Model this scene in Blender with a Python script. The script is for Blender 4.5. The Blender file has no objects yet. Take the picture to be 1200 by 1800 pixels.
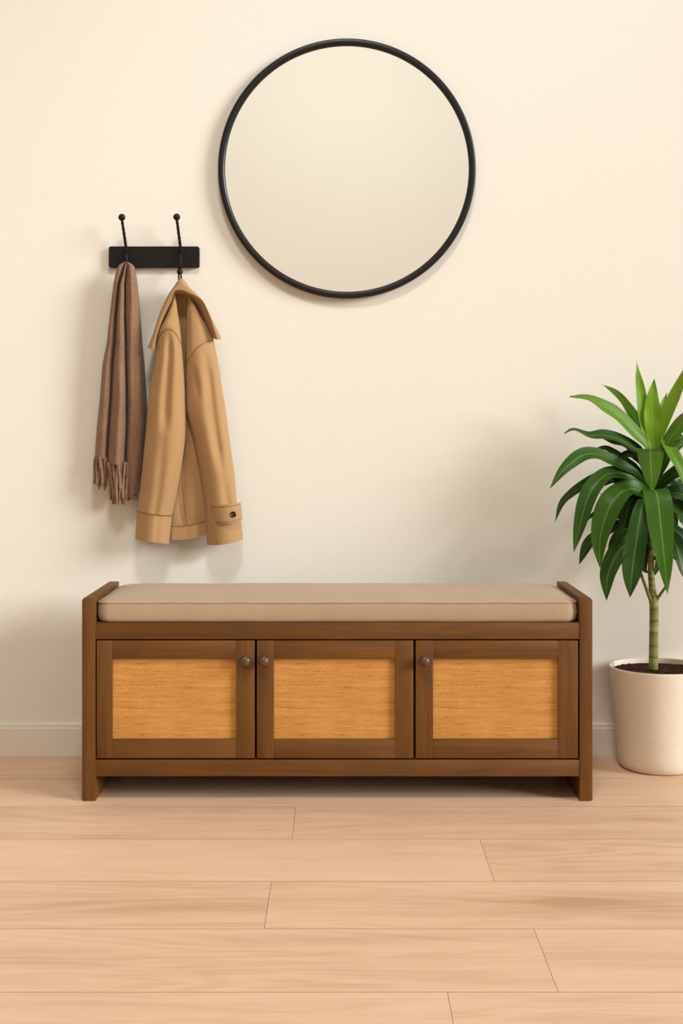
import bpy, bmesh, math, random
from mathutils import Vector, noise
random.seed(7)
C = bpy.context.scene.collection
PI = math.pi
F, CAMY, HZ = 2364.0, 3.615, 0.868       # focal length in 1200x1800 pixels, camera distance, camera height

def P(px, py, y):
    """survey helper: photo pixel measured at world depth y -> world point"""
    D = CAMY + y
    return Vector(((px-600)/F*D, y, HZ-(py-759)/F*D))

# ------------------------------------------------------------------ materials
def sRGB(r, g, b):
    f = lambda c: (c/255/12.92) if c/255 <= .04045 else ((c/255+.055)/1.055)**2.4
    return (f(r), f(g), f(b), 1)

class NT:
    def __init__(s, name):
        s.m = bpy.data.materials.new(name); s.m.use_nodes = True
        s.t = s.m.node_tree; s.b = s.t.nodes['Principled BSDF']
    def n(s, typ, **kw):
        nd = s.t.nodes.new(typ)
        for k, v in kw.items():
            if k in nd.inputs.keys(): nd.inputs[k].default_value = v
            else: setattr(nd, k, v)
        return nd
    def l(s, a, b): s.t.links.new(a, b)
    def mapping(s, src, scale, loc=None):
        mp = s.n('ShaderNodeMapping'); mp.inputs['Scale'].default_value = scale
        s.l(src, mp.inputs['Vector'])
        if loc is not None: s.l(loc, mp.inputs['Location'])
        return mp.outputs[0]
    def noise(s, vec, scale, detail=3, rough=.5, dist=0):
        nd = s.n('ShaderNodeTexNoise'); nd.inputs['Scale'].default_value = scale
        nd.inputs['Detail'].default_value = detail; nd.inputs['Roughness'].default_value = rough
        nd.inputs['Distortion'].default_value = dist
        s.l(vec, nd.inputs['Vector']); return nd.outputs['Fac']
    def ramp(s, fac, stops):
        r = s.n('ShaderNodeValToRGB'); e = r.color_ramp.elements
        while len(e) < len(stops): e.new(.5)
        for k, (p, c) in enumerate(stops): e[k].position = p; e[k].color = c
        s.l(fac, r.inputs[0]); return r.outputs[0]
    def math(s, op, a, b=None, c=None):
        m = s.n('ShaderNodeMath', operation=op)
        for i, v in enumerate((a, b, c)):
            if v is None: continue
            if isinstance(v, (int, float)): m.inputs[i].default_value = v
            else: s.l(v, m.inputs[i])
        return m.outputs[0]
    def mix(s, fac, a, b, mode='MIX'):
        m = s.n('ShaderNodeMix', data_type='RGBA', blend_type=mode)
        for i, v in ((0, fac), (6, a), (7, b)):
            if isinstance(v, (int, float, tuple)): m.inputs[i].default_value = v
            else: s.l(v, m.inputs[i])
        return m.outputs[2]
    def bump(s, h, strength, dist):
        b = s.n('ShaderNodeBump'); b.inputs['Strength'].default_value = strength
        b.inputs['Distance'].default_value = dist
        s.l(h, b.inputs['Height']); s.l(b.outputs[0], s.b.inputs['Normal'])
    def coord(s, which='Object'):
        return s.n('ShaderNodeTexCoord').outputs[which]
    def fin(s, col, rough=.6, spec=.3, **kw):
        if isinstance(col, tuple): s.b.inputs['Base Color'].default_value = col
        else: s.l(col, s.b.inputs['Base Color'])
        s.b.inputs['Roughness'].default_value = rough
        s.b.inputs['Specular IOR Level'].default_value = spec
        for k, v in kw.items(): s.b.inputs[k.replace('_', ' ')].default_value = v
        return s.m

def mat_wood(name, axis):
    s = NT(name)
    rnd = s.n('ShaderNodeObjectInfo').outputs['Random']
    cmb = s.n('ShaderNodeCombineXYZ')
    s.l(s.math('MULTIPLY', rnd, 13.0), cmb.inputs[0]); s.l(s.math('MULTIPLY', rnd, 7.0), cmb.inputs[2])
    sc = {'x': (2.2, 40, 40), 'z': (40, 40, 2.2), 'y': (40, 2.2, 40)}[axis]
    sf = {'x': (9, 380, 380), 'z': (380, 380, 9), 'y': (380, 9, 380)}[axis]
    co = s.coord()
    g1 = s.noise(s.mapping(co, sc, cmb.outputs[0]), 1, 4, .6, .4)
    g2 = s.noise(s.mapping(co, sf, cmb.outputs[0]), 1, 2, .5)
    g3 = s.noise(co, 7, 2)
    f = s.math('ADD', s.math('ADD', s.math('MULTIPLY', g1, .5), s.math('MULTIPLY', g2, .3)), s.math('MULTIPLY', g3, .25))
    col = s.ramp(f, [(.32, WOOD[0]), (.52, WOOD[1]), (.75, WOOD[2])])
    s.bump(g2, .12, .001)
    return s.fin(col, .46, .35)
WOOD = (sRGB(75, 45, 14), sRGB(99, 61, 21), sRGB(120, 76, 29))

def mat_cane():
    s = NT('woven cane')
    co = s.coord()
    rows = s.noise(s.mapping(co, (4, 1, 300)), 1, 3, .7)
    rows2 = s.noise(s.mapping(co, (20, 1, 520)), 1, 2, .6)
    cols = s.noise(s.mapping(co, (330, 1, 120)), 1, 2, .6)
    patch = s.noise(s.mapping(co, (16, 1, 10)), 1, 2, .5)
    f = s.math('ADD', s.math('MULTIPLY', rows, .40), s.math('MULTIPLY', rows2, .26))
    f = s.math('ADD', f, s.math('MULTIPLY', cols, .22))
    f = s.math('ADD', f, s.math('MULTIPLY', patch, .12))
    col = s.ramp(f, [(.36, sRGB(130, 80, 34)), (.46, sRGB(186, 127, 62)), (.60, sRGB(209, 151, 81))])
    s.bump(f, .5, .0015)
    return s.fin(col, .7, .2)

def mat_cloth(name, c, cd, scale=900, bump=.3, speck=.5, rough=.9, sheen=.2, big=.12):
    s = NT(name); co = s.coord()
    n1 = s.noise(co, scale, 2, .7)
    n2 = s.noise(co, 14, 3, .5)
    f = s.math('ADD', s.math('MULTIPLY', n1, speck), s.math('MULTIPLY', n2, big))
    m = (speck+big)/2
    col = s.ramp(f, [(m-.14, cd), (m+.14, c)])
    s.bump(n1, bump, .0012)
    return s.fin(col, rough, .15, Sheen_Weight=sheen, Sheen_Roughness=.5)

def mat_plain(name, col, rough=.5, spec=.5, var=.06, scale=30, bump=0, **kw):
    s = NT(name); co = s.coord()
    n = s.noise(co, scale, 3)
    hi = tuple(min(1, c*(1+var)) for c in col[:3])+(1,); lo = tuple(c*(1-var) for c in col[:3])+(1,)
    c = s.ramp(n, [(.3, lo), (.7, hi)])
    if bump: s.bump(s.noise(co, scale*8, 2), bump, .001)
    return s.fin(c, rough, spec, **kw)

def mat_wall():
    s = NT('painted plaster'); co = s.coord()
    n1 = s.noise(co, 380, 3, .6)
    n2 = s.noise(co, 1.5, 2)
    c = s.ramp(n2, [(.3, WALL), (.7, tuple(min(1, x*1.012) for x in WALL[:3])+(1,))])
    s.bump(n1, .22, .0012)
    return s.fin(c, .85, .12)
WALL = sRGB(233, 226, 213)

def mat_floor():
    s = NT('pale oak plank')
    pos = s.n('ShaderNodeNewGeometry').outputs['Position']
    at = s.n('ShaderNodeAttribute', attribute_name='plank').outputs['Fac']
    cmb = s.n('ShaderNodeCombineXYZ')
    s.l(s.math('MULTIPLY', at, 31.0), cmb.inputs[0]); s.l(s.math('MULTIPLY', at, 17.0), cmb.inputs[1])
    # knot field: a local swirl where the photographed board has its knots
    sep = s.n('ShaderNodeSeparateXYZ'); s.l(pos, sep.inputs[0])
    def blob(x, y, rx, ry):
        dx = s.math('DIVIDE', s.math('SUBTRACT', sep.outputs[0], x), rx)
        dy = s.math('DIVIDE', s.math('SUBTRACT', sep.outputs[1], y), ry)
        r2 = s.math('ADD', s.math('MULTIPLY', dx, dx), s.math('MULTIPLY', dy, dy))
        return s.math('POWER', 2.718, s.math('MULTIPLY', r2, -1.0))
    kn = s.math('ADD', blob(.425, -1.137, .055, .022), s.math('MULTIPLY', blob(.69, -.60, .06, .02), .6))
    kwide = s.math('ADD', blob(.43, -1.14, .30, .05), s.math('ADD', s.math('MULTIPLY', blob(-.36, -1.15, .34, .04), .6),
                   s.math('MULTIPLY', blob(-.55, -1.40, .34, .03), .6)))
    kwide = s.math('ADD', kwide, s.math('MULTIPLY', blob(.62, -1.45, .16, .045), .6))
    w = s.noise(s.mapping(pos, (.9, 7, 1), cmb.outputs[0]), 1, 3, .5, .5)
    wy = s.math('ADD', w, s.math('MULTIPLY', kn, .10))
    cath = s.math('SINE', s.math('MULTIPLY', wy, 62.0))
    cath = s.math('MULTIPLY_ADD', cath, .5, .5)
    mask = s.noise(s.mapping(pos, (1.1, 4, 1), cmb.outputs[0]), 1, 1)
    g2 = s.noise(s.mapping(pos, (7, 260, 1), cmb.outputs[0]), 1, 3, .6)
    g4 = s.noise(s.mapping(pos, (16, 620, 1), cmb.outputs[0]), 1, 2, .6)
    g3 = s.noise(s.mapping(pos, (1.2, 13, 1), cmb.outputs[0]), 1, 3, .55)
    f = s.math('ADD', s.math('MULTIPLY', s.math('MULTIPLY', cath, mask), .11), s.math('ADD', s.math('MULTIPLY', g2, .17), s.math('MULTIPLY', g4, .10)))
    f = s.math('ADD', f, s.math('MULTIPLY', g3, .24))
    f = s.math('ADD', f, s.math('MULTIPLY', s.math('SUBTRACT', at, .5), .08))
    f = s.math('SUBTRACT', f, s.math('MULTIPLY', kwide, .10))
    f = s.math('SUBTRACT', f, s.math('MULTIPLY', kn, .16))
    col = s.ramp(f, [(.12, FLOOR[0]), (.28, FLOOR[1]), (.44, FLOOR[2])])
    s.bump(g2, .06, .001)
    return s.fin(col, .5, .3)
FLOOR = (sRGB(190, 150, 117), sRGB(218, 181, 149), sRGB(228, 192, 161))

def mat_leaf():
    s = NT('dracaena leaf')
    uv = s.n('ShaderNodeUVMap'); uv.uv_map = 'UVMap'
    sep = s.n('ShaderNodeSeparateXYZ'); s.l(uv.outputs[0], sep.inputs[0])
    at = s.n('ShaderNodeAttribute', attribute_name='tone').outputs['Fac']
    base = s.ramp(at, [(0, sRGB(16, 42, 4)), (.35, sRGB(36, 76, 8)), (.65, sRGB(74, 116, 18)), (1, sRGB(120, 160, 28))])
    st = s.noise(s.mapping(uv.outputs[0], (60, 1.2, 1)), 1, 2)
    base = s.mix(s.math('MULTIPLY', s.math('SUBTRACT', st, .3), .3), base, sRGB(120, 160, 60))
    dist = s.math('ABSOLUTE', s.math('SUBTRACT', sep.outputs[0], .5))
    rib = s.n('ShaderNodeMapRange'); rib.inputs[1].default_value = .045; rib.inputs[2].default_value = .01
    s.l(dist, rib.inputs[0])
    ribm = s.math('MULTIPLY', rib.outputs[0], .34)
    col = s.mix(ribm, base, sRGB(160, 200, 90))
    m = s.fin(col, .42, .3)
    s.b.inputs['Transmission Weight'].default_value = 0
    tr = s.n('ShaderNodeBsdfTranslucent'); s.l(s.mix(1.0, col, (.9, 1, .45, 1), 'MULTIPLY'), tr.inputs['Color'])
    mx = s.n('ShaderNodeMixShader'); mx.inputs[0].default_value = .22
    s.l(s.b.outputs[0], mx.inputs[1]); s.l(tr.outputs[0], mx.inputs[2])
    s.l(mx.outputs[0], s.t.nodes['Material Output'].inputs['Surface'])
    return m

def mat_stem():
    s = NT('ringed green stem'); co = s.coord()
    sep = s.n('ShaderNodeSeparateXYZ'); s.l(co, sep.inputs[0])
    z = s.math('ADD', sep.outputs[2], s.math('MULTIPLY', s.noise(co, 25, 1), .012))
    n = s.noise(s.mapping(co, (4, 4, 48)), 1, 2, .6)
    fr = s.math('FRACT', s.math('MULTIPLY', z, 32.0))
    dark = s.n('ShaderNodeMapRange'); dark.inputs[1].default_value = .0; dark.inputs[2].default_value = .28
    dark.inputs[3].default_value = 1; dark.inputs[4].default_value = 0
    s.l(fr, dark.inputs[0])
    base = s.ramp(n, [(.3, sRGB(92, 94, 40)), (.7, sRGB(150, 148, 86))])
    col = s.mix(s.math('MULTIPLY', dark.outputs[0], .75), base, sRGB(70, 74, 26))
    s.bump(dark.outputs[0], .3, .002)
    return s.fin(col, .55, .3)

M = {}
M['wood_x'] = mat_wood('walnut stain grain along', 'x'); M['wood_z'] = mat_wood('walnut stain upright', 'z')
M['wood_y'] = mat_wood('walnut stain depth', 'y')
M['cane'] = mat_cane()
M['cushion'] = mat_cloth('taupe upholstery', sRGB(184, 157, 130), sRGB(160, 134, 108), 520, .35, .5, .9, .1)
M['piping'] = mat_cloth('taupe piping', sRGB(170, 140, 110), sRGB(150, 122, 94), 1000, .25)
M['coat'] = mat_cloth('camel wool', sRGB(180, 142, 98), sRGB(166, 128, 85), 1100, .2, .45, .85, .15, .2)
M['coat_seam'] = mat_cloth('camel wool seam', sRGB(138, 98, 56), sRGB(120, 84, 44), 1100, .2)
M['coat_edge'] = mat_cloth('camel topstitch', sRGB(206, 160, 102), sRGB(180, 132, 80), 1100, .2)
M['scarf'] = mat_cloth('heather brown wool', sRGB(176, 138, 112), sRGB(92, 64, 46), 600, 1.0, .62, .95, .08)
M['black'] = mat_plain('black powder coat', (.006, .005, .004, 1), .5, .25)
M['frame'] = mat_plain('black metal frame', (.006, .005, .0045, 1), .38, .35)
M['knob'] = mat_plain('dark bronze wood', sRGB(84, 58, 38), .35, .5, .1)
M['wall'] = mat_wall()
M['trim'] = mat_plain('trim paint', sRGB(232, 222, 206), .5, .3, .01, 5)
M['ceil'] = mat_plain('ceiling paint', sRGB(244, 238, 226), .9, .1, .01, 5)
M['floor'] = mat_floor(); M['plank_edge'] = mat_plain('plank edge', sRGB(120, 82, 54), .8, .1); M['leaf'] = mat_leaf(); M['stem'] = mat_stem()
M['pot'] = mat_plain('matte cream ceramic', sRGB(228, 214, 192), .62, .3, .03, 60, .08)
M['pot_in'] = mat_plain('inside ceramic', sRGB(214, 202, 184), .7, .2, .03, 60)
M['button'] = mat_plain('dark horn button', sRGB(42, 32, 24), .25, .6)
M['loop'] = mat_plain('black loop cord', (.012, .01, .009, 1), .8, .2)
def soil():
    s = NT('potting soil'); co = s.coord(); n = s.noise(co, 160, 5, .7)
    s.bump(n, 1, .006); return s.fin(s.ramp(n, [(.3, sRGB(28, 15, 9)), (.7, sRGB(84, 50, 34))]), .95, .1)
M['soil'] = soil()
def mirror():
    s = NT('silvered glass')
    s.l(s.ramp(s.noise(s.coord(), 2, 1), [(.0, (.955, .96, .93, 1)), (1, (.965, .97, .94, 1))]), s.b.inputs['Base Color'])
    s.b.inputs['Metallic'].default_value = 1; s.b.inputs['Roughness'].default_value = .09
    return s.m
M['mirror'] = mirror()

# ------------------------------------------------------------------ objects
ORG = {}
def root(name, loc, label, cat, group=None):
    o = bpy.data.objects.new(name, None); C.objects.link(o); o.location = loc
    o.empty_display_size = .05
    o['label'] = label; o['category'] = cat
    if group: o['group'] = group
    ORG[o.name] = Vector(loc); return o
def obj(name, vf, mats, parent=None, smooth=True, origin=None, label=None, kind=None, angle=40):
    verts, faces = vf[0], vf[1]; midx = vf[2] if len(vf) > 2 else None
    verts = [Vector(v) for v in verts]
    if origin is None:
        origin = Vector([(min(v[i] for v in verts)+max(v[i] for v in verts))/2 for i in range(3)])
    origin = Vector(origin)
    me = bpy.data.meshes.new(name)
    me.from_pydata([v-origin for v in verts], [], faces)
    if not isinstance(mats, (list, tuple)): mats = [mats]
    for m in mats: me.materials.append(M[m])
    if midx:
        for p, i in zip(me.polygons, midx): p.material_index = i
    bm = bmesh.new(); bm.from_mesh(me); bmesh.ops.recalc_face_normals(bm, faces=bm.faces); bm.to_mesh(me); bm.free()
    if smooth:
        me.polygons.foreach_set('use_smooth', [True]*len(me.polygons))
        me.set_sharp_from_angle(angle=math.radians(angle))
    o = bpy.data.objects.new(name, me); C.objects.link(o)
    o.location = origin
    if parent: o.parent = parent; o.location = origin-ORG[parent.name]
    ORG[o.name] = origin
    if label: o['label'] = label
    if kind: o['kind'] = kind
    return o
def bx(x0, x1, y0, y1, z0, z1, bev=.001, seg=2, mat=0):
    bm = bmesh.new(); bmesh.ops.create_cube(bm, size=1)
    for v in bm.verts:
        v.co = ((x0+x1)/2+v.co.x*(x1-x0), (y0+y1)/2+v.co.y*(y1-y0), (z0+z1)/2+v.co.z*(z1-z0))
    if bev: bmesh.ops.bevel(bm, geom=bm.edges[:], offset=bev, segments=seg, profile=.5, affect='EDGES')
    bm.verts.ensure_lookup_table(); bm.verts.index_update()
    r = ([v.co.copy() for v in bm.verts], [[v.index for v in f.verts] for f in bm.faces], [mat]*len(bm.faces))
    bm.free(); return r
def join(*parts):
    V, Fc, Mi = [], [], []
    for p in parts:
        o = len(V); V += list(p[0]); Fc += [[i+o for i in f] for f in p[1]]
        Mi += list(p[2]) if len(p) > 2 else [0]*len(p[1])
    return V, Fc, Mi
def rings(rows, closed=True, cap=True, mat=0):
    """loft a list of equal-length rings"""
    V = [v for r in rows for v in r]; n = len(rows[0]); Fc = []
    for i in range(len(rows)-1):
        for j in range(n if closed else n-1):
            k = (j+1) % n
            Fc.append([i*n+j, i*n+k, (i+1)*n+k, (i+1)*n+j])
    if cap and closed:
        Fc.append(list(range(n))[::-1]); Fc.append([(len(rows)-1)*n+j for j in range(n)])
    return V, Fc, [mat]*len(Fc)
def lathe(c, prof, n=64, cap=True):
    return rings([[Vector((c[0]+r*math.cos(2*PI*k/n), c[1]+r*math.sin(2*PI*k/n), z)) for k in range(n)] for r, z in prof], cap=cap)
def catmull(pts, n):
    pts = [Vector(p) for p in pts]; q = [pts[0]*2-pts[1]]+pts+[pts[-1]*2-pts[-2]]; out = []
    m = len(pts)-1
    for s in range(n+1):
        t = s/n*m; i = min(int(t), m-1); f = t-i
        a, b, c, d = q[i:i+4]
        out.append(.5*((2*b)+(c-a)*f+(2*a-5*b+4*c-d)*f*f+(3*b-a-3*c+d)*f**3))
    return out
def tube(pts, rad, n=10, res=None, twist=None):
    pts = catmull(pts, res) if res else [Vector(p) for p in pts]
    rows = []; ref = Vector((0, 0, 1)) if abs((pts[-1]-pts[0]).normalized().z) < .8 else Vector((0, -1, 0))
    for i, p in enumerate(pts):
        t = (pts[min(i+1, len(pts)-1)]-pts[max(i-1, 0)]).normalized()
        u = t.cross(ref).normalized(); w = t.cross(u)
        r0 = rad(i/(len(pts)-1)) if callable(rad) else rad
        row = []
        for k in range(n):
            a = 2*PI*k/n; r = r0
            if twist: r = r0*(1+.22*abs(math.cos(a*1+twist*i/(len(pts)-1))))
            row.append(p+(u*math.cos(a)+w*math.sin(a))*r)
        rows.append(row)
    return rings(rows)
def ball(c, r, n=20, sc=(1, 1, 1)):
    rows = [[Vector((c[0]+r*sc[0]*math.sin(PI*max(.001, min(.999, i/n)))*math.cos(2*PI*k/n), c[1]+r*sc[1]*math.sin(PI*max(.001, min(.999, i/n)))*math.sin(2*PI*k/n), c[2]+r*sc[2]*math.cos(PI*i/n))) for k in range(n)] for i in range(n+1)]
    return rings(rows)
def lerp(a, b, t): return a+(b-a)*t
def table(tab, y):
    """piecewise-linear lookup, smoothed by cosine"""
    if y <= tab[0][0]: return tab[0][1]
    for (a, va), (b, vb) in zip(tab, tab[1:]):
        if y <= b:
            return va+(vb-va)*(y-a)/(b-a)
    return tab[-1][1]

# ------------------------------------------------------------------ room
XL, XR, YF, ZC = -4.0, 3.4, -4.7, 4.3
S = 'structure'
obj('wall_back', bx(XL-.12, XR+.12, 0, .12, -.05, ZC+.1, 0), 'wall', kind=S, smooth=False)
obj('wall_left', bx(XL-.12, XL, YF, 0, -.05, ZC+.1, 0), 'wall', kind=S, smooth=False)
WY0, WY1, WZ0, WZ1 = -4.4, -.6, .12, 4.1
obj('wall_right', join(bx(XR, XR+.12, YF, WY0, -.05, ZC+.1, 0), bx(XR, XR+.12, WY1, 0, -.05, ZC+.1, 0),
    bx(XR, XR+.12, WY0, WY1, -.05, WZ0, 0), bx(XR, XR+.12, WY0, WY1, WZ1, ZC+.1, 0)), 'wall', kind=S, smooth=False)
obj('ceiling', bx(XL, XR, YF, 0, ZC, ZC+.1, 0), 'ceil', kind=S, smooth=False)
obj('wall_front', bx(XL-.12, XR+.12, YF-.12, YF, -.05, ZC+.1, 0), 'ceil', kind=S, smooth=False)
obj('window_1', join(bx(XR-.015, XR+.09, WY0-.05, WY0+.04, WZ0-.05, WZ1+.05), bx(XR-.015, XR+.09, WY1-.04, WY1+.05, WZ0-.05, WZ1+.05),
    bx(XR-.014, XR+.09, WY0, WY1, WZ0-.05, WZ0+.04), bx(XR-.014, XR+.09, WY0, WY1, WZ1-.04, WZ1+.05)), 'trim', kind=S)
# baseboard with a stepped cap
prof = [(0, 0), (-.015, 0), (-.015, .0735), (-.0125, .0755), (-.0125, .0835), (-.010, .0865), (0, .0865)]
bv = [Vector((x, y, z)) for x in (XL, XR) for y, z in prof]; k = len(prof)
obj('baseboard_back', (bv, [[i, (i+1) % k, k+(i+1) % k, k+i] for i in range(k)]+[list(range(k)), list(range(k, 2*k))]), 'trim', kind=S, smooth=False)

def build_floor():
    V, Fc, pl, mi = [], [], [], []
    ys = [0, -.245, -.501, -.749, -1.018, -1.267, -1.532]
    while ys[-1] > YF: ys.append(ys[-1]-.257)
    joints = {1: -.62, 2: -.1054, 3: .2946, 4: -.135, 5: .3357, 6: .164}
    L = 1.95; g = .0007
    for r in range(len(ys)-1):
        y1, y0 = ys[r], max(ys[r+1], YF)
        j = joints.get(r+1-0, None)
        j = {0: 0, 1: .975, 2: -.1054, 3: .2946, 4: -.135, 5: .3357, 6: .164}.get(r, random.uniform(-1, 1))
        xs = [j+L*m for m in range(-4, 5)]; xs = [x for x in xs if XL < x < XR]; xs = [XL]+xs+[XR]
        for x0, x1 in zip(xs, xs[1:]):
            b = bx(x0+g*.5, x1-g*.5, y0+g, y1-g, -.012, 0, 0)
            o = len(V); mi += [0 if all(b[0][i].z > -.001 for i in f) else 1 for f in b[1]]; V += b[0]; Fc += [[i+o for i in f] for f in b[1]]; pl += [random.random()]*len(b[0])
    b = bx(XL, XR, YF, 0, -.05, -.0125, 0); o = len(V); V += b[0]; Fc += [[i+o for i in f] for f in b[1]]; pl += [0]*len(b[0]); mi += [1]*len(b[1])
    f = obj('floor', (V, Fc, mi), ['floor', 'plank_edge'], kind=S, smooth=False, origin=(0, 0, 0))
    a = f.data.attributes.new('plank', 'FLOAT', 'POINT'); a.data.foreach_set('value', pl)
build_floor()

# ------------------------------------------------------------------ storage bench
YB0, YB1 = -.455, -.118
def fx(px): return (px-600)/F*(CAMY+YB0)
def fz(py): return HZ-(py-759)/F*(CAMY+YB0)
bench = root('storage_bench', ((fx(144)+fx(1041))/2, (YB0+YB1)/2, 0),
    'long brown stained wooden storage bench with three woven cane doors on the floor', 'bench')
def side(x0, x1, outer):
    # board with its outer top and bottom front corners rounded
    r = .010; pts = []
    def arc(cx, cz, a0, a1):
        for i in range(7):
            a = math.radians(lerp(a0, a1, i/6)); pts.append((cx+r*math.cos(a), cz+r*math.sin(a)))
    z0, z1 = 0, fz(1050)
    rb = .004
    if outer > 0:
        pts += [(x0, z0), (x1-rb, z0), (x1, z0+rb)]; arc(x1-r, z1-r, 0, 90); pts += [(x0, z1)]
    else:
        pts += [(x0+rb, z0), (x1, z0), (x1, z1)]; arc(x0+r, z1-r, 90, 180); pts += [(x0, z0+rb)]
    bm = bmesh.new()
    vs = [bm.verts.new((x, YB0, z)) for x, z in pts]; f = bm.faces.new(vs)
    e = bmesh.ops.extrude_face_region(bm, geom=[f])
    for v in e['geom']:
        if isinstance(v, bmesh.types.BMVert): v.co.y = YB1
    bmesh.ops.recalc_face_normals(bm, faces=bm.faces)
    ed = [e for e in bm.edges if all(abs(v.co.y-YB0) < 1e-5 for v in e.verts)]
    bmesh.ops.bevel(bm, geom=ed, offset=.0012, segments=2, profile=.5, affect='EDGES')
    bm.verts.index_update()
    R = ([v.co.copy() for v in bm.verts], [[v.index for v in f.verts] for f in bm.faces]); bm.free(); return R
XA, XB = fx(167.5), fx(1018.5)
obj('side_panel', side(fx(144), XA, -1), 'wood_z', bench, angle=25)
obj('side_panel', side(XB, fx(1041), 1), 'wood_z', bench, angle=25)
yr = YB0+.0015
obj('top_rail', bx(XA, XB, yr, yr+.022, fz(1124), fz(1095), .0012), 'wood_x', bench)
obj('bottom_rail', bx(XA, XB, yr, yr+.022, fz(1365), fz(1336), .0012), 'wood_x', bench)
obj('seat_board', bx(XA, XB, yr+.022, YB1, fz(1115), fz(1096.5), .0005), 'wood_x', bench)
obj('bottom_board', bx(XA, XB, yr+.022, YB1, fz(1356), fz(1340), .0005), 'wood_x', bench)
obj('back_board', bx(XA, XB, YB1-.008, YB1-.001, fz(1340), fz(1115), 0), 'wood_x', bench)
for px in (449.2, 728):
    obj('divider', bx(fx(px)-.008, fx(px)+.008, yr+.07, YB1-.008, fz(1340), fz(1115), 0), 'wood_z', bench)
doors = [(169.6, 447.3, 197, 415, 431.3), (451.3, 726.3, 481, 694, 464), (730.3, 1015.8, 761, 981, 745.3)]
for (a, b, pa, pb, kx) in doors:
    zt, zb, zpt, zpb = fz(1126.2), fz(1333.3), fz(1158), fz(1300)
    y0, y1 = yr, yr+.020
    d = obj('door', join(bx(fx(a), fx(pa), y0, y1, zb, zt, .0009, 2, 0), bx(fx(pb), fx(b), y0, y1, zb, zt, .0009, 2, 0),
            bx(fx(pa), fx(pb), y0+.0003, y1, zpt, zt, .0009, 2, 1), bx(fx(pa), fx(pb), y0+.0003, y1, zb, zpb, .0009, 2, 1)),
            ['wood_z', 'wood_x'], bench)
    obj('cane_panel', bx(fx(pa)-.003, fx(pb)+.003, y0+.009, y0+.013, zpb-.003, zpt+.003, 0), 'cane', d, label='golden woven cane infill')
    kc = Vector((fx(kx), y0, fz(1160.5)))
    pr = [(.0052, 0), (.0050, -.007), (.0075, -.0095), (.0118, -.0125), (.0134, -.0165), (.0132, -.0195), (.0112, -.0235), (.0075, -.0262), (.0035, -.0275), (.0003, -.0279)]
    kv = rings([[kc+Vector((r*math.cos(2*PI*q/28), dy, r*math.sin(2*PI*q/28))) for q in range(28)] for r, dy in pr])
    obj('door_knob', kv, 'knob', d, label='dark brown round wooden knob')

# cushion
def cushion():
    x0, x1, y0, y1, z0, z1 = XA+.0012, XB-.0022, YB0+.004, YB1+.001, fz(1096.5)+.0006, fz(1060)
    rp, rc = .030, .012
    nx, ny = 40, 14
    def outline(inset, n=8):
        pts = []
        X0, X1, Y0, Y1 = x0+inset, x1-inset, y0+inset, y1-inset; r = max(rp-inset, .002)
        for cx, cy, a0 in ((X1-r, Y0+r, -90), (X1-r, Y1-r, 0), (X0+r, Y1-r, 90), (X0+r, Y0+r, 180)):
            for i in range(n+1):
                a = math.radians(a0+90*i/n); pts.append((cx+r*math.cos(a), cy+r*math.sin(a)))
            # straight runs subdivided
            nxt = None
        # densify
        out = []
        for i, p in enumerate(pts):
            q = pts[(i+1) % len(pts)]; out.append(p)
            d = math.hypot(q[0]-p[0], q[1]-p[1]); m = int(d/.03)
            out += [(lerp(p[0], q[0], t/(m+1)), lerp(p[1], q[1], t/(m+1))) for t in range(1, m+1)]
        return out
    rows = []
    base = outline(0)
    cx, cy = (x0+x1)/2, (y0+y1)/2
    hx, hy = (x1-x0)/2, (y1-y0)/2
    def ring(inset, z):
        out = []
        for (x, y) in base:
            sx = 1-inset/hx; sy = 1-inset/hy
            X, Y = cx+(x-cx)*sx, cy+(y-cy)*sy
            out.append(Vector((X, Y, z+.0012*noise.noise(Vector((X*9, Y*9, z*5))))))
        return out
    for t in range(6):
        a = PI/2*t/5; rows.append(ring(rc*(1-math.sin(a)), z0+rc*(1-math.cos(a))))
    rows.append(ring(-.0015, (z0+z1)/2)); 
    rows.append(ring(0, z1-.006)); rows.append(ring(.001, z1-.001)); rows.append(ring(.003, z1+.002))
    for s in (.012, .03, .06, .1, .14, hy-.012, hy-.002):
        e = min(1, s/.10); rows.append(ring(s, z1+.0025+.0145*(1-(1-e)**2.2)))
    c = obj('seat_cushion', rings(rows), 'cushion', smooth=True, angle=80)
    c['label'] = 'long taupe fabric seat cushion lying on top of the storage bench'; c['category'] = 'cushion'
    pts = ring(.0003, z1-.0005); pts = pts+[pts[0]]
    obj('piping', tube(pts, .0013, 6), 'cushion', c)
cushion()

# ------------------------------------------------------------------ mirror
mc = P(609.5, 296, -.02); R = .3455*.996
mir = root('wall_mirror', (mc.x, -.001, mc.z), 'large round mirror with a thin black metal frame hanging on the cream wall', 'mirror')
fr = [(R, -.001), (R, -.022), (R-.002, -.024), (R-.013, -.024), (R-.0155, -.022), (R-.0165, -.012), (R-.0165, -.006), (R-.03, -.001)]
obj('frame', rings([[Vector((mc.x+r*math.cos(2*PI*q/160), y, mc.z+r*1.008*math.sin(2*PI*q/160))) for q in range(160)] for r, y in fr+[fr[0]]], cap=False), 'frame', mir, angle=50)
obj('mirror_glass', rings([[Vector((mc.x+r*math.cos(2*PI*q/160), y, mc.z+r*1.008*math.sin(2*PI*q/160))) for q in range(160)] for r, y in ((R-.0162, -.006), (R-.0162, -.0118), (R-.018, -.0125))]), 'mirror', mir, angle=20)

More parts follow.
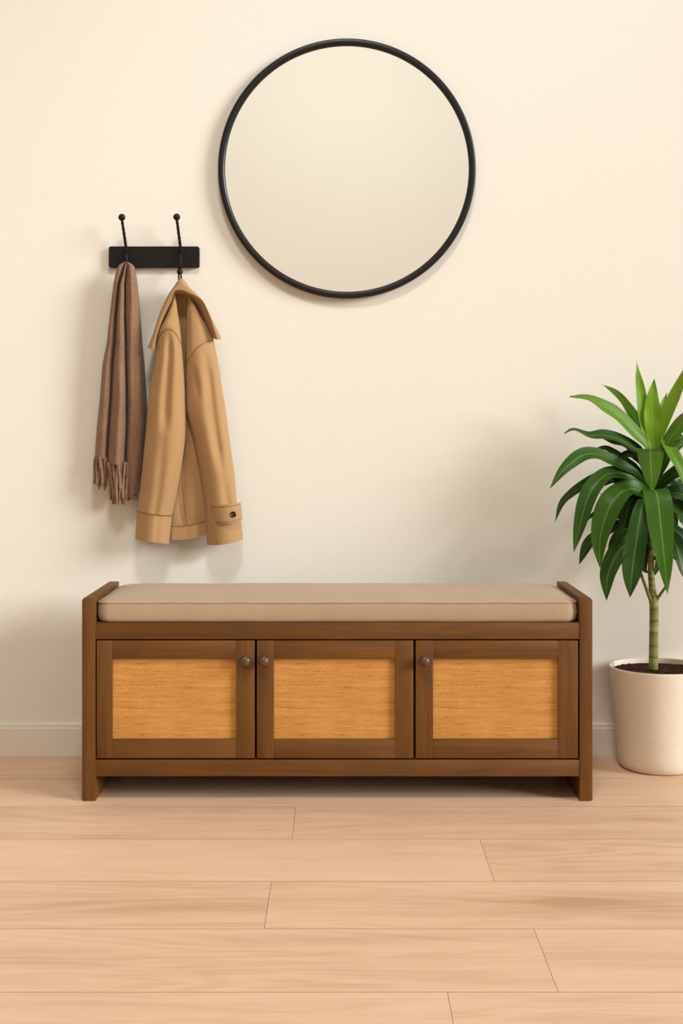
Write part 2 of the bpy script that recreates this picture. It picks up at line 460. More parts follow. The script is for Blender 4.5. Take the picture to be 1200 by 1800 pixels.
# ------------------------------------------------------------------ coat rack
pc = P(270.5, 451.5, -.016)
rack = root('coat_rack', (pc.x, 0, pc.z), 'black wall coat rack with two twisted ball-tipped hooks, mounted left of the mirror', 'coat rack')
def rrect(a, b, c, d, y0, y1, r):
    pts = []
    for cx, cz, a0 in ((b-r, c+r, -90), (b-r, d-r, 0), (a+r, d-r, 90), (a+r, c+r, 180)):
        for i in range(7):
            t = math.radians(a0+15*i); pts.append((cx+r*math.cos(t), cz+r*math.sin(t)))
    m = ((a+b)/2, (c+d)/2)
    rows = []
    for y, s in ((y1, 0), (y0+.0012, 0), (y0, .0012)):
        rows.append([Vector((x+(m[0]-x)*s/abs(b-a)*2, y, z+(m[1]-z)*s/abs(d-c)*2)) for x, z in pts])
    return rings(rows)
A, B = P(191, 470, -.016), P(350, 433, -.016)
obj('back_plate', rrect(A.x, B.x, A.z, B.z, -.016, -.0005, .006), 'black', rack, angle=30)
def hook(top, mid, low, end, ballpx, tag):
    pts = [P(mid[0], mid[1]+8, -.012), P(mid[0]+.3, mid[1]+2, -.022), P(lerp(mid[0], top[0], .4), lerp(mid[1], top[1], .4), -.036), P(top[0], top[1]+3, -.058)]
    up = tube(pts, lambda t: .0040-.0009*t, 12, 44, 34)
    pl = [P(mid[0], mid[1]+4, -.014), P(mid[0]-.3, lerp(mid[1], low[1], .5), -.024), P(low[0], low[1], -.034), P(end[0], end[1], -.050)]
    dn = tube(pl, lambda t: .0048-.0008*t, 12, 40, 26)
    h = obj('hook', join(up, dn), 'black', rack, angle=60)
    obj('ball_tip', ball(P(top[0], top[1], -.059), .0093, 18), 'black', h)
    if ballpx: obj('ball_tip', ball(P(ballpx[0], ballpx[1], -.051), .0078, 18, (1, 1, 1.12)), 'black', h)
    return h
hook((214, 382), (222, 440), (223, 462), (223, 470), (223, 474), 'l')
hook((310.5, 381.5), (317.5, 440), (317, 462), (316, 472), (316, 478), 'r')

# ------------------------------------------------------------------ scarf
YW = -.003
scarf = root('scarf', tuple(P(214, 850, -.03)), 'brown heathered wool scarf with tassel fringe, hanging on the left hook of the rack', 'scarf')
SL = [(460, 220), (461, 216), (464, 211), (470, 206), (480, 203), (500, 199), (530, 195.5), (560, 192), (600, 188), (640, 180), (700, 175.5), (750, 170), (800, 167), (885, 165)]
SR = [(460, 224), (461, 227.5), (464, 232.5), (470, 237), (480, 239), (500, 242), (530, 245), (560, 247), (600, 250), (640, 254), (700, 258), (750, 260), (800, 256), (885, 250)]
C1 = [(461, .42), (500, .24), (560, .21), (640, .24), (750, .235), (885, .24)]
C2 = [(461, .55), (500, .48), (560, .50), (640, .56), (750, .59), (885, .62)]
def scarf_y(u, py):
    c1, c2 = table(C1, py), table(C2, py)
    dep = table([(461, .008), (464, .018), (470, .027), (480, .034), (560, .038), (700, .042), (885, .038)], py)
    base = -.034 + .022*max(0, min(1, (u-.55)/.45))*max(0, min(1, (py-520)/120)) - table([(461, .010), (480, .006), (600, 0), (885, -.008)], py)
    if u < c1: q = u/c1; amp = .70
    elif u < c2: q = (u-c1)/(c2-c1); amp = 1.0
    else: q = (u-c2)/(1-c2); amp = .9
    lobe = max(0, math.sin(PI*q))**.55
    edge = min(1, min(u, 1-u)*12)
    v = .22*(1-lobe)
    yy = base - dep*amp*(lobe*.85) - .15*dep*edge
    yy += (.010*math.exp(-((u-c1)/.022)**2)+.012*math.exp(-((u-c2)/.022)**2))*min(1, max(0, (py-464)/30))
    yy -= .0025*noise.noise(Vector((u*9, py*.012, 1)))+.0018*math.sin(u*30+py*.01)
    return yy
def scarf_part(u0, u1, p0, pend, nu=60, nv=70, lobes=None):
    rows = []
    for i in range(nv+1):
        t = i/nv; row = []
        for j in range(nu+1):
            u = lerp(u0, u1, j/nu)
            py = lerp(p0, pend(u), t)
            xl, xr = table(SL, py), table(SR, py)
            row.append(P(lerp(xl, xr, u), py, scarf_y(u, py)))
        for j in range(nu, -1, -1):
            u = lerp(u0, u1, j/nu); py = lerp(p0, pend(u), t)
            xl, xr = table(SL, py), table(SR, py)
            yb = min(-.010, scarf_y(u, py)+.012) if py > 480 else -.036
            s = .97
            row.append(P(lerp(xl, xr, .5+(u-.5)*s), py, max(yb, scarf_y(u, py)+.006)))
        rows.append(row)
    return rings(rows)
def send(u):
    if u < .235: return 806+u*6
    if u < .60: return 816+u*4
    return 872+4*math.sin(u*20)
# folded cloth over the hook: body in one mesh
def scarf_mesh():
    ends = lambda u: send(u)
    return scarf_part(0, 1, 460, ends, 110, 90)
obj('cloth', scarf_mesh(), 'scarf', scarf, angle=70)
def tassel(px, py0, py1, y, w, sway, ph):
    pts = []
    n = 9
    for i in range(n):
        t = i/(n-1)
        pts.append(P(px+sway*t+1.1*math.sin(ph+t*5), lerp(py0, py1, t), y+.004*math.sin(ph*2+t*4)))
    return tube(pts, lambda t: w*(1+.09*math.sin(t*26+ph))*(1 if t < .85 else 1-(t-.85)*2.5), 8, 26, 22)
rs = random.Random(3)
specs = []
for k in range(6): specs.append((168+k*3.9, 803, 853+rs.uniform(-4, 6), -.044-.010*math.sin(PI*k/5), .0029, -4+k*.8))
for k in range(5): specs.append((171+k*4, 806, 856+rs.uniform(-6, 6), -.034, .0028, -2))
for k in range(8): specs.append((191+k*4.5, 812, 872+k*1.6+rs.uniform(-4, 10), -.052-.012*math.sin(PI*k/7), .0032, 1+rs.uniform(-1, 1)-(k-4)*.5))
for k in range(7): specs.append((193+k*4.8, 815, 880+rs.uniform(-8, 8), -.040, .0032, 1+rs.uniform(-2, 2)))
for k in range(6): specs.append((225+k*3.6, 862, 878+rs.uniform(-3, 5), -.036-.012*math.sin(PI*k/5), .0028, -2))
for (px, a, b, y, w, sw) in specs:
    obj('tassel', tassel(px, a, b, y, w, sw, rs.uniform(0, 6)), 'scarf', scarf, angle=80)

# ------------------------------------------------------------------ coat
coat = root('coat', tuple(P(325, 950, -.05)), 'camel tan wool coat with dark cuff button, hanging from the right hook of the rack', 'coat')
def quad(L, Mp, Rr, u):
    # quadratic through L (u=0), M (u=.5), R (u=1)
    a = 2*(u-.5)*(u-1); b = 4*u*(1-u); c = 2*u*(u-.5)
    return (L[0]*a+Mp[0]*b+Rr[0]*c, L[1]*a+Mp[1]*b+Rr[1]*c)
def rowset(keys, n):
    """interpolate rows given as (L, M, R, depth) at parameter positions"""
    ks = [Vector((k[0][0], k[0][1], 0)) for k in keys], [Vector((k[1][0], k[1][1], 0)) for k in keys], [Vector((k[2][0], k[2][1], 0)) for k in keys]
    dp = catmull([Vector((k[3], k[4], 0)) for k in keys], n)
    A_, B_, C_ = (catmull(x, n) for x in ks)
    return [((a.x, a.y), (b.x, b.y), (c.x, c.y), d.x, d.y) for a, b, c, d in zip(A_, B_, C_, dp)]
def cloth_tube(rows, folds, nu=48, inner=.0, off=0, pw=.6):
    out = []
    N = len(rows)
    for i, (L, Mm, Rr, y0, d) in enumerate(rows):
        v = i/(N-1); row = []
        for j in range(nu+1):
            u = j/nu; x, py = quad(L, Mm, Rr, u)
            s = max(0, math.sin(PI*u))**pw
            y = y0-d*s*(1+.0)-off
            for (uc, w, amp, va, vb) in folds:
                uu = uc(v) if callable(uc) else uc
                env = max(0, min(1, (v-va)/.22))*max(0, min(1, (vb-v)/.08))
                y += amp*env*math.exp(-((u-uu)/w)**2)
            y -= .0020*noise.noise(Vector((x*.016, py*.010, 3.3)))*s
            row.append(P(x, py, y))
        for j in range(nu-1, 0, -1):
            u = j/nu; x, py = quad(L, Mm, Rr, u)
            row.append(P(x, py, y0+d*.18*math.sin(PI*u)-off*.2))
        out.append(row)
    return out
def seam(pts, r=.0009, res=30): return tube(pts, r, 6, res)
def seam_along(rows, k, off=.0006, nu=40, u0=0, u1=1, r=.0009):
    # follow the front of row k on a cloth tube
    n = 48; fr_ = rows[k][:n+1]
    a, b = int(u0*n), int(u1*n)
    return tube([p+Vector((0, -off, 0)) for p in fr_[a:b+1]], r, 6)

# back body
bk = [((307, 512), (320, 508), (333, 516), -.022, .006),
      ((296, 560), (320, 556), (348, 562), -.022, .008),
      ((284, 620), (322, 616), (366, 620), -.022, .012),
      ((280, 740), (325, 740), (380, 740), -.022, .016),
      ((276, 860), (325, 864), (390, 860), -.026, .018),
      ((274, 918), (325, 927), (392, 906), -.026, .018)]
br = rowset(bk, 60)
bt = cloth_tube(br, [(.46, .05, .004, 0, 1.0), (.62, .06, -.003, .3, 1), (.3, .06, -.002, .3, 1)])
body = obj('coat_body', rings(bt), 'coat', coat, angle=75)
hm = rowset([((274, 915), (325, 924.5), (392, 903), -.0262, .0205), ((274, 938), (325, 948.5), (392, 926), -.0262, .0205)], 6)
ht = cloth_tube(hm, [(.62, .06, -.003, -1, 2), (.3, .06, -.002, -1, 2)], off=.001)
obj('hem_band', rings(ht), 'coat', body)
obj('hem_seam', tube([p+Vector((0, -.0002, -.0003)) for p in ht[0][:49]], .0011, 6), 'coat_seam', body)
obj('body_seam', seam([P(318.7, 838, -.0475), P(321, 865, -.048), P(325, 895, -.048), P(328, 924, -.048)]), 'coat_seam', body)

def half(keys_top, keys_slv, folds_t, folds_s, n1, n2):
    rt = rowset(keys_top, n1); tt = cloth_tube(rt, folds_t)
    rs_ = rowset(keys_slv, n2); ss = cloth_tube(rs_, folds_s)
    return tt, ss
# left shoulder + sleeve (px coordinates measured off the photograph)
lt = [((305, 514), (306.5, 512), (308.5, 515), -.055, .006),
      ((299, 539), (305.5, 532), (312, 546), -.058, .014),
      ((287, 567), (300.5, 556), (316, 573), -.060, .023),
      ((277, 584), (297.5, 569), (318, 590), -.062, .029),
      ((275, 602), (297, 577.5), (319.5, 607), -.062, .031),
       ((275, 609), (297, 585), (319.5, 613), -.062, .028)]
ls = [((274.5, 604), (297, 579), (319.8, 609), -0.062, .034),
      ((272.5, 622), (298, 602), (321.5, 628), -0.061, .038),
      ((270.7, 645), (297.5, 634), (323.3, 650), -0.060, .042),
      ((261.3, 693), (293.5, 695), (325.6, 697), -0.058, .046),
      ((255.6, 765), (291, 768), (326.3, 765), -0.058, .046),
      ((247, 850), (281, 856), (314, 850), -0.057, .044),
      ((240.8, 897), (271.8, 904.5), (302.7, 905.5), -0.056, .042)]
rf = [(lambda v: .50-.04*v, .13, .014, .02, .66), (lambda v: .34+.16*v, .12, .006, .55, 1.1)]
tt, ss = half(lt, ls, [(.55, .2, .002, .2, 1)], rf, 30, 90)
obj('shoulder_panel', rings(tt), 'coat', coat, angle=75)
lsl = obj('sleeve', rings(ss), 'coat', coat, angle=75)
obj('armhole_seam', tube([p+Vector((0, -.0001, 0)) for p in ss[0][:49]], .0011, 6), 'coat_seam', coat)
lc = rowset([((240.6, 898.5), (271.5, 905.5), (302.3, 907), -.056, .0425), ((237.3, 948), (267, 953), (296.8, 956.5), -.056, .0425)], 10)
lct = cloth_tube(lc, [(.62, .10, .003, -1, 2)], off=.0012)
cuff = obj('cuff', rings(lct), 'coat', lsl, angle=60)
obj('cuff_seam', tube([p+Vector((0, -.0002, 0)) for p in lct[0][:49]], .0010, 6), 'coat_seam', lsl)

# right shoulder + sleeve
rt_ = [((331, 522.5), (332, 521.5), (333, 524), -.055, .005),
       ((328.5, 550), (339, 537), (348, 549), -.055, .013),
       ((327, 583), (343, 562), (361.5, 570), -.052, .024),
       ((326, 612), (345, 582), (370, 586), -.049, .032),
       ((326, 640), (346.5, 609.5), (375, 595.5), -.047, .036),
       ((326, 648), (348, 618), (376, 603), -.047, .033)]
rs2 = [((325.8, 643), (347, 612), (375.3, 597.5), -.047, .039),
       ((325, 660), (352, 640), (382, 630), -.046, .042),
       ((325.5, 684), (357, 672), (388, 668), -.045, .045),
       ((326.7, 725), (362, 722), (396.8, 722), -.044, .048),
       ((340, 773), (371.5, 772), (403.5, 773), -.044, .047),
       ((352, 835), (382, 833), (412, 833), -.043, .044),
       ((359.5, 886), (388, 885), (416.5, 883), -.043, .042),
       ((361, 915), (392, 918), (423.5, 914), -.043, .042),
       ((363.5, 957.5), (395, 957), (427.3, 948.5), -.043, .042)]
ff = [(lambda v: .70-.12*v, .13, .014, .02, .62), (lambda v: .22+.35*v, .09, .006, .06, .34), (lambda v: .50+.28*v, .12, .009, .55, .90)]
tt2, ss2 = half(rt_, rs2, [(.25, .15, -.003, .1, 1)], ff, 30, 110)
obj('shoulder_panel', rings(tt2), 'coat', coat, angle=75)
rsl = obj('sleeve', rings(ss2), 'coat', coat, angle=75)
obj('armhole_seam', tube([p+Vector((0, -.0001, 0)) for p in ss2[0][:49]], .0008, 6), 'coat_seam', coat)
# strap round the right cuff
st = rowset([((366.5, 886.5), (396, 887), (423, 882.5), -.046, .0440), ((369, 904), (398, 905), (425, 898), -.046, .0442), ((372.5, 920), (400, 921), (425.5, 914), -.046, .0440)], 10)
stt = cloth_tube(st, [], off=.0034, pw=.42)
strap = obj('cuff_strap', rings(stt), 'coat', rsl, angle=60)
bp = P(410.3, 904, -.0)
# find the strap front depth at the button
fy = min(p.y for p in stt[5][:49] if abs(p.x-P(410.3, 904, -.08).x) < .004)
bc = P(410.3, 904, fy-.001)
bpr = [(.0072, .001), (.0078, -.001), (.0078, -.0026), (.0066, -.0034), (.0054, -.0026), (.0050, -.0018), (.0002, -.0018)]
bt_ = obj('button', rings([[bc+Vector((r*math.cos(2*PI*q/28), dy, r*math.sin(2*PI*q/28))) for q in range(28)] for r, dy in bpr]), 'button', rsl, label='dark round button')
def topst(u0, u1, v, off=.0006):
    row = stt[v]
    return tube([p+Vector((0, -off, 0)) for p in row[int(u0*48):int(u1*48)+1]], .0006, 5)
obj('strap_stitching', join(topst(.03, .97, 1), topst(.05, .97, 9), tube([stt[v][3]+Vector((0, -.0008, 0)) for v in range(1, 10)], .0006, 5)), 'coat_seam', rsl)
def on_sleeve(px, py, off=.0006):
    # sleeve surface depth at a pixel
    best = min((((p-P(px, py, p.y)).length, p.y) for r in ss2 for p in r[:49]))
    return P(px, py, best[1]-off)
obj('cuff_seam', seam([on_sleeve(374, 923), on_sleeve(377.5, 935), on_sleeve(380, 945), on_sleeve(382.5, 955)], .0010), 'coat_seam', rsl)

# collar: [back edge, outer fold, inner edge, underside edge]
ck = [((266, 606), (259.3, 611.3), (272, 615.3), (276, 612)),
      ((272, 586), (268.7, 586.7), (275.5, 590), (281, 590)),
      ((284, 552), (280.3, 551), (286.5, 556), (293, 560)),
      ((296, 526), (293.0, 523), (298.5, 529), (304, 536)),
      ((306, 508), (304.3, 505), (306.5, 511.5), (309, 520)),
      ((319, 494), (318.7, 489.3), (320.5, 510), (318, 518)),
      ((332, 510), (334.5, 506.5), (334, 515.5), (327, 521)),
      ((343, 521), (346.7, 517.5), (344, 520.0), (334, 527)),
      ((352, 536), (360.0, 536), (357.0, 530), (343, 545)),
      ((362, 562), (373.3, 561.3), (370, 559.5), (353, 566)),
      ((372, 590), (389.3, 594.7), (381.5, 597), (368, 592))]
def collar():
    cols = [catmull([Vector((k[i][0], k[i][1], 0)) for k in ck], 80) for i in range(4)]
    rows = []
    for a, b, c, d in zip(*cols):
        pts = [(a, -.036), (b, -.070), ((b+c)/2, -.086), (c, -.087), (d, -.032)]
        kp = [Vector((p.x, p.y, y*1000)) for p, y in pts]
        cur = [kp[m].lerp(kp[m+1], q/5) for m in range(4) for q in range(5)]+[kp[-1]]
        front = [P(q.x, q.y, q.z/1000) for q in cur]
        backs = [P(q.x, q.y+.2, q.z/1000+.0035) for q in cur][::-1]
        rows.append(front+backs)
    return rings(rows)
obj('collar', collar(), 'coat', coat, angle=48)
lp = tube([P(316, 480, -.058), P(313.8, 486, -.060), P(315.5, 494, -.055), P(317.5, 498, -.048), P(318.5, 493, -.046), P(317.8, 484, -.050)], .0022, 8, 30)
obj('hanging_loop', lp, 'loop', coat)

# ------------------------------------------------------------------ plant
PY = -.132
pcx = P(1158, 1171, PY).x
plant = root('potted_dracaena', (pcx, PY, 0), 'green dracaena plant in a cream ceramic pot on the floor beside the bench', 'potted plant')
rt = .262
pot = obj('pot', lathe((pcx, PY), [(.088, 0), (.094, .002), (.1005, .009), (.1045, .022), (.108, .05), (.1145, .12), (.1205, .19), (.1250, .235), (.1268, .255), (.1272, rt-.003), (.1262, rt), (.1238, rt), (.1222, rt-.004), (.1205, .235), (.11, .10), (.10, .03), (.001, .03)], 96), 'pot', plant, angle=50)
def soil_mesh():
    rows = []
    for i in range(24):
        r = .1195*(1-i/23)+.0005
        rows.append([Vector((pcx+r*math.cos(2*PI*k/90), PY+r*math.sin(2*PI*k/90), .2485+(.006*noise.noise(Vector((r*math.cos(2*PI*k/90)*60, r*math.sin(2*PI*k/90)*60, 0)))+.003*noise.noise(Vector((r*math.cos(2*PI*k/90)*190, r*math.sin(2*PI*k/90)*190, 5))) if i else .0))) for k in range(90)])
    return rings(rows)
obj('soil', soil_mesh(), 'soil', plant, angle=80)
trunk = [(1148, 1176), (1148.5, 1120), (1149, 1070), (1147, 1045), (1144, 1010), (1143.5, 975), (1142.5, 930), (1144, 880), (1145, 830), (1147, 790)]
rad = lambda t: table([(0, .0124), (.1, .0116), (.22, .0116), (.30, .0118), (.40, .0085), (.6, .0082), (.8, .0075), (1, .004)], t)
stem = obj('stem', tube([P(a, b, PY-.0) for a, b in trunk], rad, 18, 90), 'stem', plant, angle=80)
obj('branch', tube([P(1146, 1062, PY-.004), P(1139, 1044, PY-.008), P(1131, 1022, PY-.015), P(1123, 1000, PY-.02)], lambda t: .0052-.0016*t, 10, 24), 'stem', stem)
obj('branch', tube([P(1151, 1062, PY-.004), P(1157, 1050, PY-.008), P(1165, 1038, PY-.02), P(1171, 1030, PY-.035)], lambda t: .0045-.0012*t, 10, 24), 'stem', stem)
def leaf(pts, hw, dys, tone, N=(0, -.85, .5), wpos=.42, curl=.25, s0=.30, W0=None):
    """pts: surveyed centreline, base to tip; dys: depth offsets from the stem (m)"""
    n = 34; k = len(pts)
    dd = [dys[0]] if len(dys) == 1 else dys
    ctrl = []
    for i, (a, b) in enumerate(pts):
        t = i/(k-1)*(len(dd)-1) if len(dd) > 1 else 0
        j = min(int(t), len(dd)-2) if len(dd) > 1 else 0
        dy = lerp(dd[j], dd[j+1], t-j) if len(dd) > 1 else dd[0]
        ctrl.append(P(a, b, PY+dy))
    cl = catmull(ctrl, n)
    L = [0]
    for a, b in zip(cl, cl[1:]): L.append(L[-1]+(b-a).length)
    Nn = Vector(N).normalized(); rows = []; uvs = []
    m = 6
    for i, p in enumerate(cl):
        t = L[i]/L[-1]
        T = (cl[min(i+1, n)]-cl[max(i-1, 0)]).normalized()
        W = T.cross(Nn)
        if W.length < .15: W = T.cross(Vector((0, -.3, 1)))
        if W0: W = Vector(W0)-T*T.dot(Vector(W0))
        W.normalize(); Nl = W.cross(T).normalized()
        if Nl.dot(Nn) < 0: Nl = -Nl
        w = hw/F*(CAMY+PY)
        if t < wpos: s = s0+(1-s0)*math.sin(PI/2*t/wpos)
        else: s = max(.0, 1-((t-wpos)/(1-wpos))**1.9)
        s = max(s, .015)
        for j in range(m+1):
            q = j/m*2-1
            ripple = .0016*math.sin(t*17+hw+q*2)*abs(q)
            rows.append(p+W*(q*w*s)+Nl*(w*s*curl*(abs(q)**1.5)+ripple))
            uvs.append((j/m, t))
    V = rows; Fc = []
    for i in range(n):
        for j in range(m):
            a = i*(m+1)+j; Fc.append([a, a+1, a+m+2, a+m+1])
    # underside gives the blade its thickness
    o = len(V); th = .0007
    nor = []
    for i, p in enumerate(cl):
        T = (cl[min(i+1, n)]-cl[max(i-1, 0)]).normalized(); W = T.cross(Nn)
        if W.length < .15: W = T.cross(Vector((0, -.3, 1)))
        if W0: W = Vector(W0)-T*T.dot(Vector(W0))
        Nl = W.cross(T).normalized()
        if Nl.dot(Nn) < 0: Nl = -Nl
        for j in range(m+1): nor.append(Nl)
    V = V+[v-nn*th for v, nn in zip(V, nor)]; uvs = uvs*2
    Fc += [[o+i for i in f[::-1]] for f in Fc[:n*m]]
    for i in range(n):
        for j in (0, m):
            a = i*(m+1)+j; b = a+m+1; Fc.append([a, b, b+o, a+o])
    for i in (0, n):
        for j in range(m):
            a = i*(m+1)+j; Fc.append([a, a+1, a+1+o, a+o])
    for v in V:
        if v.y > -.006: v.y = -.006
    lf = obj('leaf', (V, Fc), 'leaf', plant, angle=80)
    uvl = lf.data.uv_layers.new(name='UVMap')
    for lo in lf.data.loops: uvl.data[lo.index].uv = uvs[lo.vertex_index]
    at = lf.data.attributes.new('tone', 'FLOAT', 'POINT'); at.data.foreach_set('value', [tone]*len(V))
    return lf
X = 1144
# upright young leaves
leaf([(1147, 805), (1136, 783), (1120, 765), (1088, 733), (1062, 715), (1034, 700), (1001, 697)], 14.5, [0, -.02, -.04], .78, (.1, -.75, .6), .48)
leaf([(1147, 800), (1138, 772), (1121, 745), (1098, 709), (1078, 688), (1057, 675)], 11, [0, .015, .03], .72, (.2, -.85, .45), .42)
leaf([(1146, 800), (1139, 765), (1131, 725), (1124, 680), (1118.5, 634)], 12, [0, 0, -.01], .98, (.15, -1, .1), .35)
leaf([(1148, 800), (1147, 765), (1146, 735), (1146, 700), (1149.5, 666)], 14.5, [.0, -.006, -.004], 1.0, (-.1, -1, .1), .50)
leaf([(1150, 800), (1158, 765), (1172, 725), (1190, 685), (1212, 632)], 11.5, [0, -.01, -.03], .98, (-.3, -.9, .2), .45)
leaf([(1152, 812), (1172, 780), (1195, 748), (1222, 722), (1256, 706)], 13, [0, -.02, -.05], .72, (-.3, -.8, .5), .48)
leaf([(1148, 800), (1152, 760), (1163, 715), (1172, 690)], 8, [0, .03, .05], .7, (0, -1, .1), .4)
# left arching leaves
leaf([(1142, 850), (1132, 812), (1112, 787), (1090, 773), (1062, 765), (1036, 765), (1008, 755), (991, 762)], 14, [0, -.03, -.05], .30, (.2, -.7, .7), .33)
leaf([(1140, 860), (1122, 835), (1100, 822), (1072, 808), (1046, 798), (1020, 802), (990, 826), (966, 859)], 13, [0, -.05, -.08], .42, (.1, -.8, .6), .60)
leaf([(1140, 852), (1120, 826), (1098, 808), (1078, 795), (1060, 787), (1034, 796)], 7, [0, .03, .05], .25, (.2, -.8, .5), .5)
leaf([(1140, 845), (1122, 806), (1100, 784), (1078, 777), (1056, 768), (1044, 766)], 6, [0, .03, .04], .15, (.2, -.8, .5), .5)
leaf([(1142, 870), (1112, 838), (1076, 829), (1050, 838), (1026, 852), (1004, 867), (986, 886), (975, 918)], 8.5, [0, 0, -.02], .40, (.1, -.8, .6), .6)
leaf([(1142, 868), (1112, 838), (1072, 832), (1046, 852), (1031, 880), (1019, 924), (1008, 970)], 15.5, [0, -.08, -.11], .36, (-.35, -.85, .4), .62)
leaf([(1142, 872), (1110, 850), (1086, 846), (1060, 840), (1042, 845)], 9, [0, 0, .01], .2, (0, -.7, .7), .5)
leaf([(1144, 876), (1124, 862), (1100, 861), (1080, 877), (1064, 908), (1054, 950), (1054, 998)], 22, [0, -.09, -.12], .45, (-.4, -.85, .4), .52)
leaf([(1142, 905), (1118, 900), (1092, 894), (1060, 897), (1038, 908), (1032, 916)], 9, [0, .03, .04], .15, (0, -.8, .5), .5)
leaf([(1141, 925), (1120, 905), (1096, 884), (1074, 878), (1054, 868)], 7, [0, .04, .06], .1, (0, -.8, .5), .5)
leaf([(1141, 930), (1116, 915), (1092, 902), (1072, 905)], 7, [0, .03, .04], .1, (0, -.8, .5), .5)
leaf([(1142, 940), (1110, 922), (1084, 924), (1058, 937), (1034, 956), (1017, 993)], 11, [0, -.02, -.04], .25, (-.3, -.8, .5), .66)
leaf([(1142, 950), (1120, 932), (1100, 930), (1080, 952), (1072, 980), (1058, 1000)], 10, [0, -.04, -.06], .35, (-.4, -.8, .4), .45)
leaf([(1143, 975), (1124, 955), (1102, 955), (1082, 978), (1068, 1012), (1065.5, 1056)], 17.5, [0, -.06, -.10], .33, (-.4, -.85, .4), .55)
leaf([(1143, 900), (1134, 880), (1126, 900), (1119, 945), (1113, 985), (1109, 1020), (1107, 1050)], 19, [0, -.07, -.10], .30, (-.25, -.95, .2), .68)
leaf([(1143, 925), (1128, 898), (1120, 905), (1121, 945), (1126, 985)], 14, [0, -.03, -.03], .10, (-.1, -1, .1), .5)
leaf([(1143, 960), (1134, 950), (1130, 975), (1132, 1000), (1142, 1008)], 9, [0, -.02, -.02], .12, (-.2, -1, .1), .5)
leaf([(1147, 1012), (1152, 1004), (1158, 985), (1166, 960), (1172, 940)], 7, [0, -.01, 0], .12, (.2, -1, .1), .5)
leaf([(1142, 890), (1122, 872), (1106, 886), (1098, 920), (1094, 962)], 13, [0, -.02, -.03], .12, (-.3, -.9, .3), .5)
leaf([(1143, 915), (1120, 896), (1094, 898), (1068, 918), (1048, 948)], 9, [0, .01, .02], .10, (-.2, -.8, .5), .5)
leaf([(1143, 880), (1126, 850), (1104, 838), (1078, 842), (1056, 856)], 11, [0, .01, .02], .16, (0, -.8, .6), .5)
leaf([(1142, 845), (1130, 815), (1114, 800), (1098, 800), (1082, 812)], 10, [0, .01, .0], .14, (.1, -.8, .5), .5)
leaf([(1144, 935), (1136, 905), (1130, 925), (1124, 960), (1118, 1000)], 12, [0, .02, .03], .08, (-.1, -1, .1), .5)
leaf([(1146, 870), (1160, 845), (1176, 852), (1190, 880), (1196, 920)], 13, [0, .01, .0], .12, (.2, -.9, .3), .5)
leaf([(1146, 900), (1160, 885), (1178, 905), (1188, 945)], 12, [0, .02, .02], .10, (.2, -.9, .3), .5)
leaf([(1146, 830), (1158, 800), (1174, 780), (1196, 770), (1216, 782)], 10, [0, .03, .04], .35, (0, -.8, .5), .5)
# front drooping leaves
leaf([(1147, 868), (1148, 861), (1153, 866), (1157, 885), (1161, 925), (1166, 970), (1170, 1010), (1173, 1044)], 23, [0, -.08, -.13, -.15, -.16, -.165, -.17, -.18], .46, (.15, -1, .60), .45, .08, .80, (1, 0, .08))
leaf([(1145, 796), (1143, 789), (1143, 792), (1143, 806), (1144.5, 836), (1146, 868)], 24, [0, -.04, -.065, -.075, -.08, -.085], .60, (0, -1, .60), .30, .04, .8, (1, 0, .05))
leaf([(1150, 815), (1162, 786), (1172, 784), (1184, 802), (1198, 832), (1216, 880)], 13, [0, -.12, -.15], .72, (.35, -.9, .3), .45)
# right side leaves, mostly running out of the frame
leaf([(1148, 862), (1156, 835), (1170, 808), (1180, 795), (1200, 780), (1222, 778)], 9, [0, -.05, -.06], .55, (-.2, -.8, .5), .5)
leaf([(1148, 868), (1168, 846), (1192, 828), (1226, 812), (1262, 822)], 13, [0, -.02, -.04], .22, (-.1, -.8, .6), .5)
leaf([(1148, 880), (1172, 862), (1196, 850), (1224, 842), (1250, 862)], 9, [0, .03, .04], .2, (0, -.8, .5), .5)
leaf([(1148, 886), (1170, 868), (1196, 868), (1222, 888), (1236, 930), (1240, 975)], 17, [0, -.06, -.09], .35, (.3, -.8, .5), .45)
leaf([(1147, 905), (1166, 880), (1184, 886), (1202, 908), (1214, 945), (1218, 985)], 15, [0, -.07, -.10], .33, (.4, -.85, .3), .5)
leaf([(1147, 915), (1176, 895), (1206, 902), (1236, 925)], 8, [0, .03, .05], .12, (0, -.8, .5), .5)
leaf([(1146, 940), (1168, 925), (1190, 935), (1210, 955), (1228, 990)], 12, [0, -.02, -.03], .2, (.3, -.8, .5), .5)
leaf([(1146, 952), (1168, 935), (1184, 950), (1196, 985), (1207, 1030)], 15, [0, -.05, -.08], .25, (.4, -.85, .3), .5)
leaf([(1146, 985), (1170, 968), (1194, 985), (1220, 1012)], 7, [0, .0, .02], .3, (.2, -.8, .5), .5)

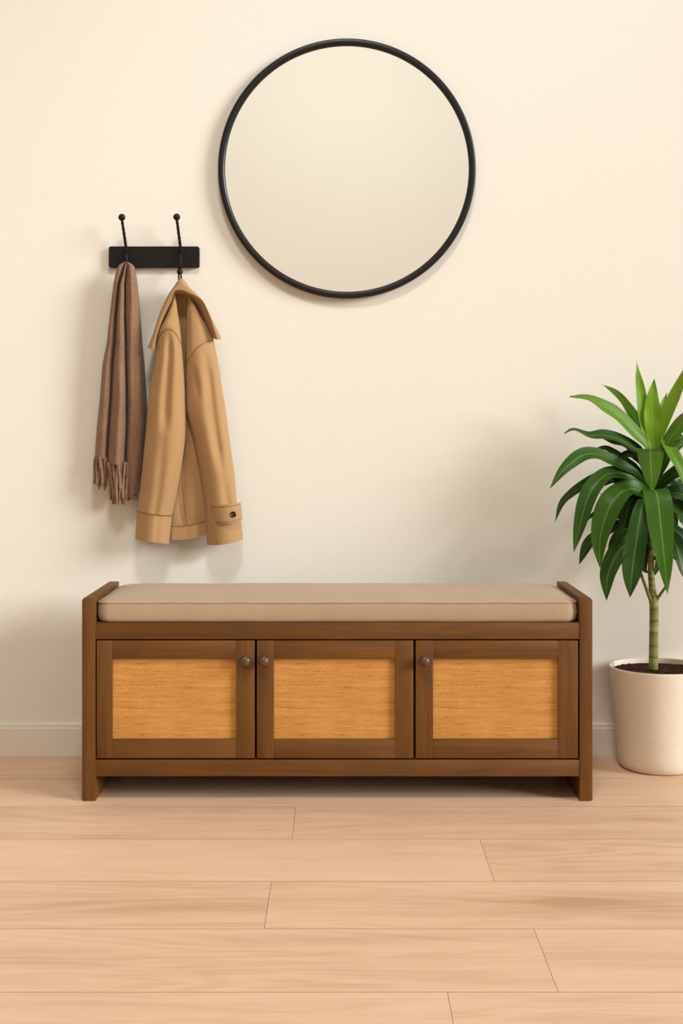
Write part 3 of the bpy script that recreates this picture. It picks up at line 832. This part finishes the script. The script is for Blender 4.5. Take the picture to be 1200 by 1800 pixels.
# ------------------------------------------------------------------ light
def area(name, loc, target, sx, sy, power, col):
    l = bpy.data.lights.new(name, 'AREA'); l.shape = 'RECTANGLE'; l.size = sx; l.size_y = sy; l.energy = power; l.color = col
    o = bpy.data.objects.new(name, l); C.objects.link(o); o.location = loc
    o.rotation_euler = (Vector(target)-Vector(loc)).to_track_quat('-Z', 'Y').to_euler()
    return o
SUN, CEIL_FILL, SKY = 3.4, 88, .4
sn = bpy.data.lights.new('low_hazy_sun', 'SUN'); sn.energy = SUN; sn.angle = math.radians(23); sn.color = (.965, 1, 1.01)
so = bpy.data.objects.new('low_hazy_sun', sn); C.objects.link(so); so.location = (6, -3, 2.5)
so.rotation_euler = Vector((-2.0, 1.0, -.70)).to_track_quat('-Z', 'Y').to_euler()
# added fill lamp to brighten wall and mirror, in a made-up ceiling fixture
cl = root('added_fill_fixture', (0, -2.65, ZC), 'flat round white disc holding an added fill lamp, out of view on the ceiling', 'added fill light')
obj('fill_housing', lathe((0, -2.65), [(.001, ZC), (.44, ZC), (.44, ZC-.05), (.42, ZC-.055), (.405, ZC-.05), (.405, ZC-.03), (.001, ZC-.03)], 64), 'trim', cl)
l = bpy.data.lights.new('added_ceiling_fill', 'AREA'); l.shape = 'DISK'; l.size = .8; l.energy = CEIL_FILL; l.color = (.92, .98, 1.01)
o = bpy.data.objects.new('added_ceiling_fill', l); C.objects.link(o); o.location = (0, -2.65, ZC-.04)
w = bpy.data.worlds.new('World'); bpy.context.scene.world = w; w.use_nodes = True
w.node_tree.nodes['Background'].inputs[0].default_value = (.95, .97, 1, 1)
w.node_tree.nodes['Background'].inputs[1].default_value = SKY

# ------------------------------------------------------------------ camera
cam = bpy.data.cameras.new('Camera'); co = bpy.data.objects.new('Camera', cam); C.objects.link(co)
co.location = (0, -CAMY, HZ); co.rotation_euler = (PI/2, 0, 0)
cam.sensor_fit = 'VERTICAL'; cam.sensor_height = 36; cam.lens = F/1800*36
cam.shift_y = -(900-759)/1800; cam.clip_start = .05
sc = bpy.context.scene; sc.camera = co
sc.view_settings.view_transform = 'Standard'; sc.view_settings.look = 'None'
sc.view_settings.gamma = 1; sc.view_settings.use_curve_mapping = False
sc.view_settings.exposure = -0.06
